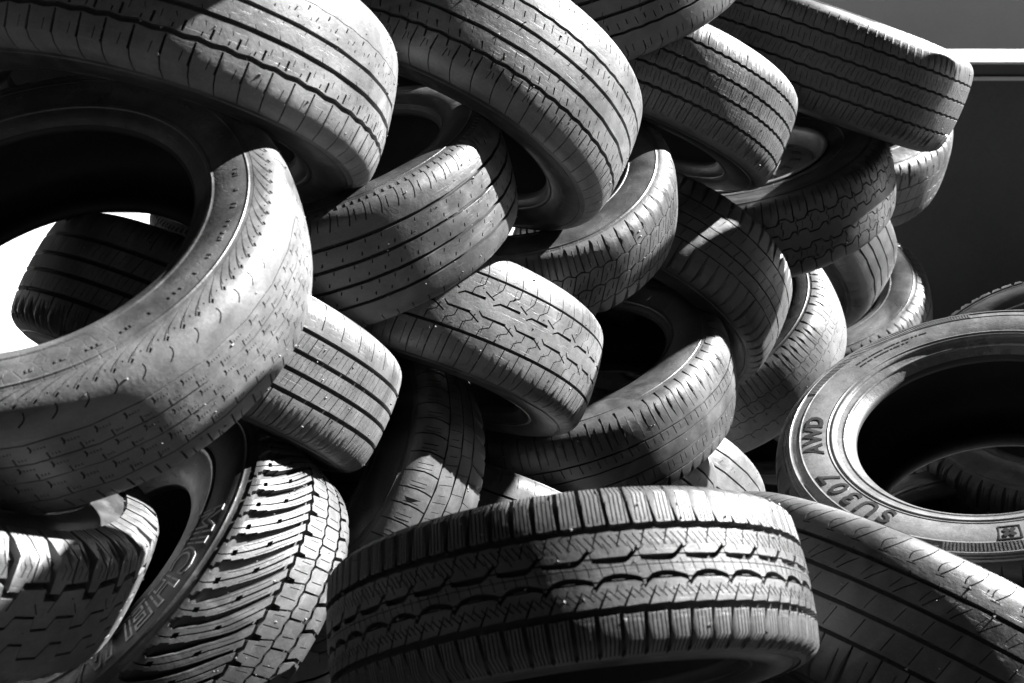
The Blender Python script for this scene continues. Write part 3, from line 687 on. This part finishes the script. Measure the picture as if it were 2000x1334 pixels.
POSE.update({
 'over_ledge': ((1.094, 1.229, -2.57), (-.468, .29, -.834), .325, .21, .63), 'over_stack': ((2.14, 1.576, -2.443), (.084, .936, .342), .309, .2, .63), 'over_near': ((.665, .593, -1.306), (-.542, .806, .237), .271, .18, .63),
 'over_right': ((1.418, .791, -2.434), (.830, .542, -.133), .302, .20, .63), 'over_left': ((-.175, .848, -1.477), (.348, .905, .245), .286, .19, .63),
 'fill_low': ((.10, -.28, -2.62), (-.30, -.85, .30), .33, .22, .63), 'fill_deep': ((.55, -.16, -3.25), (-.35, -.85, .30), .33, .22, .63),
 'fill_inside': ((.70, -.50, -2.12), (-.33, -.90, .24), .33, .22, .63), 'fill_left': ((-.62, -.22, -2.45), (-.30, -.88, .25), .33, .22, .63),
 'fill_top': ((-.22, .66, -2.75), (-.30, -.88, .25), .33, .22, .63), 'fill_mid': ((.25, .05, -3.10), (-.35, -.85, .30), .33, .22, .63),
 'ground_a': ((-.95, 1.55, .115), (.05, .03, 1), .33, .22, .63), 'ground_b': ((-.22, 1.50, .115), (-.04, .05, 1), .33, .22, .63),
 'ground_c': ((.50, 1.72, .115), (.03, -.03, 1), .33, .22, .63), 'ground_d': ((1.22, 1.85, .115), (.0, .04, 1), .33, .22, .63),
 'ground_e': ((-.55, 1.85, .345), (.10, .12, 1), .33, .22, .63), 'ground_f': ((.92, 2.10, .345), (-.12, .06, 1), .33, .22, .63),
})
make_tyre('fill_low', 'shaded tyre deep in the gap above the wide bottom tyre', pat_plain, 28)
make_tyre('fill_deep', 'shaded tyre deep in the gap left of the AWD tyre', pat_plain, 28)
make_tyre('fill_inside', 'shaded tyre seen faintly through the hole of the AWD tyre', pat_touring, 30)
make_tyre('fill_left', 'shaded tyre deep in the gap right of the slanting-ribbed tyre at left', pat_plain, 28)
make_tyre('fill_top', 'shaded tyre in the dark gap between the two biggest top tyres', pat_plain, 28)
make_tyre('fill_mid', 'shaded tyre deep in the middle of the pile behind the narrow one', pat_plain, 28)
for k, l in (('a', 'tyre lying flat on the ground at the left foot of the pile'), ('b', 'tyre lying flat on the ground under the wide bottom tyre'), ('c', 'tyre lying flat on the ground under the hooked-cut tyre'),
             ('d', 'tyre lying flat on the ground at the right foot of the pile'), ('e', 'tyre resting on the ground layer below the outlined-letter tyre'), ('f', 'tyre resting on the ground layer below the AWD tyre')):
    make_tyre('ground_'+k, l, pat_plain, 28)

make_tyre('over_right', 'added shading tyre on top of the stack, just outside the frame at upper right', pat_plain, 28)  # unseen tyre added to cast shade into the pile
make_tyre('over_left', 'added shading tyre lying on the two biggest top tyres, just above the frame', pat_plain, 28)  # put in above the view to throw shade on the tyres below
for k in range(5):                                                      # added unseen stack: props the shading tyre, its shade falls into the pile
    POSE['ground_stack'] = ((1.84+.02*math.sin(k*2.4), 2.48+.02*math.cos(k*1.3), .112+.2235*k), (.0, .0, 1), .325, .22, .63)
    make_tyre('ground_stack', '%s tyre of the added stack beside the pile, outside the frame at right' % ('bottom', 'second', 'third', 'fourth', 'top')[k], pat_plain, 28)
make_tyre('over_near', 'small added tyre casting shade from nearest the camera, outside the frame at right', pat_plain, 28)  # put in beside the view to darken the bottom left corner tyre
for k in range(7):  # tall column added out of view to keep sun off a far tyre
    POSE['ground_stack'] = ((2.62+.02*math.sin(k*2.1), 4.42+.02*math.cos(k*1.7), .112+.2235*k), (.0, .0, 1), .325, .22, .63)
    make_tyre('ground_stack', '%s tyre of the tall added stack in front of the metal bin, outside the frame' % ('bottom', 'second', 'third', 'fourth', 'fifth', 'sixth', 'top')[k], pat_plain, 28)
# ------------------------------------------------------------------ writing and marks on the sidewalls
lettering(RT, sR, 'SU307', 0.283, .775, .090, M['letter'], 0, .0011, .02, .0, 1.10, 1.32)
lettering(RT, sR, 'AWD', -0.410, .782, .078, M['letter'], 0, .0011, .040, .0, 1.08, 1.06)
def arc_bars(t0, t1, r, l, n, sl=0.): return [(t0+(t1-t0)*i/n, r, abs(t1-t0)*r/n*.5, l, sl) for i in range(n)]
side_boxes(RT, sR, arc_bars(-0.829, -1.989, .868, .042, 74, .004), rubber('side_palest', 18), 'serration', 1, .0012)
side_boxes(RT, sR, arc_bars(0.890, 1.640, .868, .040, 44, .004), rubber('side_palest', 18), 'serration', 1, .0012)
em = [(1.196, .83, .084, .006, 0), (1.196, .752, .084, .006, 0)]
em += [(1.196-.084/.79/2, .79, .006, .084, 0), (1.196+.084/.79/2, .79, .006, .084, 0)]
side_boxes(RT, sR, em, M['letter'], 'emblem_frame', 1, .0010)
VV, FF = [], []
for ax in range(4):                                                      # four petals
    q = []
    for k in range(14):
        t = 2*math.pi*k/14; x, y = .0175+.0145*math.cos(t), .0115*math.sin(t); c, s_ = math.cos(ax*math.pi/2+.785), math.sin(ax*math.pi/2+.785)
        q.append((c*x-s_*y, s_*x+c*y))
    q = np.array(q); b = len(VV)*1
    VV += list(side_point(sR, 1.196-q[:, 0]/.79, .79+q[:, 1], .0010)); FF.append(list(range(b, b+14)))
me = bpy.data.meshes.new('emblem'); me.from_pydata([tuple(v) for v in VV], [], FF); me.materials.append(M['letter']); me.update(); link('emblem', me, RT)
# two lines of small moulded print, too small to read in the photograph
rows = []
for r_, t_a, t_b in ((.795, -1.187, -1.702), (.770, -1.187, -1.562)):
    t_ = t_a
    while t_ > t_b:
        w_ = random.choice([.006, .009, .012, .007]); rows.append((t_, r_, w_, .010, 0)); t_ -= (w_+random.choice([.005, .005, .016]))/r_
side_boxes(RT, sR, rows, M['letter'], 'small_print', 1, .0006)
rows = []; t_ = 0.
while t_ < 2*math.pi:
    w_ = random.choice([.006, .010, .014]); rows.append((t_, random.choice([.80, .802]), w_, random.choice([.012, .016]), 0)); t_ += (w_+random.choice([.01, .02, .07]))/.8
side_boxes(B, sB, rows, rubber('side_pale', 2), 'small_print', 1, .0007)
lettering(VT, sV, 'MICHELIN', 1.998, 0.768, .170, M['outline'], .0026, .0012, .02, .12, 0.80, 1.12)
# ------------------------------------------------------------------ the steel wheel inside one tyre
def steel_wheel(root, sec):
    R, hw = sec.R, sec.W/2; rb = sec.rb*R
    rim = lathe('wheel_rim', [(hw*.86, rb+.004), (hw*.90, rb+.010), (hw*.93, rb+.008), (hw*.93, rb+.001), (hw*.86, rb-.004), (hw*.70, rb-.007), (hw*.60, rb-.020), (hw*.35, rb-.030), (-.1*hw, rb-.034), (-.6*hw, rb-.016), (-.85*hw, rb-.004), (-.90*hw, rb+.008)], 96, M['steel'], True)
    wr = link('wheel_rim', rim, root)
    # pierced disc: ring of trapezoid windows, dished
    n, V, F = 16, [], []
    rad = [.030, .062, .085, .112, rb-.052, rb-.030]; hz = [.018, .030, .030, .012, .006, -.004]
    seg = n*4
    for z0 in (0, -.004):
        for r, h in zip(rad, hz):
            for j in range(seg):
                t = 2*math.pi*j/seg; V.append((r*math.cos(t), r*math.sin(t), hw*.66+h+z0))
    m = len(rad)
    for i in range(m-1):
        for j in range(seg):
            hole = i == 3 and j % 4 in (1, 2)
            if hole: continue
            a, b, c, d = i*seg+j, i*seg+(j+1) % seg, (i+1)*seg+(j+1) % seg, (i+1)*seg+j
            F.append((a, d, c, b)); k = m*seg; F.append((a+k, b+k, c+k, d+k))
    me = bpy.data.meshes.new('wheel_disc'); me.from_pydata(V, [], F); me.materials.append(M['steel']); me.update(); link('wheel_disc', me, wr)
    for j in range(5):
        t = 2*math.pi*j/5+.3
        o = link('lug_nut', lathe('lug_nut', [(.0, .0085), (.014, .0085), (.017, .006), (.018, .0002)], 6, M['steel']), wr)
        o.location = (.057*math.cos(t), .057*math.sin(t), hw*.66+.028)
steel_wheel(MT, sM)

# ------------------------------------------------------------------ ground
def struct(name, V, F, m, **k):
    me = bpy.data.meshes.new(name); me.from_pydata(V, [], F); me.materials.append(m); me.update()
    o = link(name, me); o['kind'] = 'structure'; return o
struct('ground', [(-80, -60, 0), (80, -60, 0), (80, 140, 0), (-80, 140, 0)], [(0, 1, 2, 3)], M['asphalt'])
struct('concrete_yard', [(-60, 4.3, .004), (60, 4.3, .004), (60, 40, .004), (-60, 40, .004)], [(0, 1, 2, 3)], M['ground'])

# ------------------------------------------------------------------ building across the yard
def thing(name, label, cat, loc=(0, 0, 0), rz=0):
    o = bpy.data.objects.new(name, None); col.objects.link(o); o.location = loc; o.rotation_euler = (0, 0, rz)
    o['label'] = label; o['category'] = cat; return o
b = thing('building', 'plain grey metal-clad building in shade beyond the pile, seen at the upper right', 'building', (2, 11.5, 0), 0)
V, F = [], []; box(V, F, (-14, .03, 0), (14, 8, 4.2)); me = bpy.data.meshes.new('wall'); me.from_pydata(V, [], F); me.materials.append(M['cladding']); link('wall', me, b)
V, F = [], []; box(V, F, (-14.1, -.02, 4.2), (14.1, 8.1, 4.32)); me = bpy.data.meshes.new('roof_edge'); me.from_pydata(V, [], F); me.materials.append(M['cladding']); link('roof_edge', me, b)
V, F = [], []; box(V, F, (-14, -.01, 0), (14, .028, .35)); me = bpy.data.meshes.new('plinth'); me.from_pydata(V, [], F); me.materials.append(M['ground']); link('plinth', me, b)
# ------------------------------------------------------------------ low dark metal bin with a white top rail
w = thing('metal_bin', 'long low dark metal bin with a white top rail behind the pile at right', 'bin', (2.75, 5.08, -.004), R_(-2.5))
def part(name, lo, hi, m, parent, n=1, step=0):
    V, F = [], []; box(V, F, lo, hi); me = bpy.data.meshes.new(name); me.from_pydata(V, [], F); me.materials.append(M[m]); out = []
    for i in range(n):
        o = link(name, me, parent); o.location = (i*step, 0, 0); out.append(o)
    return out
part('side_panel', (-1.5, .02, .06), (1.5, .06, 1.15), 'dark_metal', w)
part('end_panel', (-1.5, .06, .06), (-1.46, 1.5, 1.15), 'dark_metal', w); part('end_panel', (1.46, .06, .06), (1.5, 1.5, 1.15), 'dark_metal', w)
part('back_panel', (-1.46, 1.46, .06), (1.46, 1.5, 1.15), 'dark_metal', w); part('floor_plate', (-1.46, .06, .06), (1.46, 1.46, .10), 'dark_metal', w)
V = [(x, y, z) for x in (-1.55, 1.55) for y, z in ((-.03, 1.19), (-.03, 1.200), (.05, 1.247), (.12, 1.247), (.12, 1.19))]
F = [(0, 1, 2, 3, 4), (9, 8, 7, 6, 5)]+[(k, k+5, (k+1) % 5+5, (k+1) % 5) for k in range(5)]
me = bpy.data.meshes.new('top_rail'); me.from_pydata(V, [], F); me.materials.append(M['white']); link('top_rail', me, w)
part('rail_face', (-1.55, -.022, 1.150), (1.55, .02, 1.190), 'dark_metal', w); part('trim_strip', (-1.55, -.03, 1.125), (1.55, .018, 1.140), 'white', w)
part('runner', (-1.4, .1, 0), (-1.3, 1.4, .06), 'dark_metal', w); part('runner', (1.3, .1, 0), (1.4, 1.4, .06), 'dark_metal', w)

# ------------------------------------------------------------------ small stones and grit caught in the grooves
def grit(root, sec, D, n, m='grit'):
    V, F = [], []
    t0 = np.array([(0, 0, 1), (1, 0, .1), (-.3, .9, 0), (-.4, -.8, .1), (.1, .1, -1)])
    fs = ((0, 1, 2), (0, 2, 3), (0, 3, 1), (4, 2, 1), (4, 3, 2), (4, 1, 3))
    for i in range(n):
        t = random.uniform(-.8, .8); th = random.uniform(0, 2*math.pi); s = random.choice([.0008, .0011, .0015, .0022]); y, r = sec.at(t*sec.T, random.choice([-D*.4, .0, .0]))
        ca = random.uniform(0, 6.28); q = t0*[s*random.uniform(.7, 1.3), s*random.uniform(.7, 1.3), s*random.uniform(.6, 1.2)]
        q = q @ np.array([[math.cos(ca), math.sin(ca), 0], [-math.sin(ca), math.cos(ca), 0], [0, 0, 1]])
        b = len(V); V += [(float((r+p[2])*math.cos(th)-p[0]*math.sin(th)), float((r+p[2])*math.sin(th)+p[0]*math.cos(th)), float(y+p[1])) for p in q]; F += [tuple(b+k for k in f) for f in fs]
    me = bpy.data.meshes.new('grit'); me.from_pydata(V, [], F); me.materials.append(M[m]); me.update(); o = link('grit', me, root); o['kind'] = 'stuff'
for key, (root, sec, D) in list(BUILT.items()):
    if len(key) == 1: grit(root, sec, D, 260)
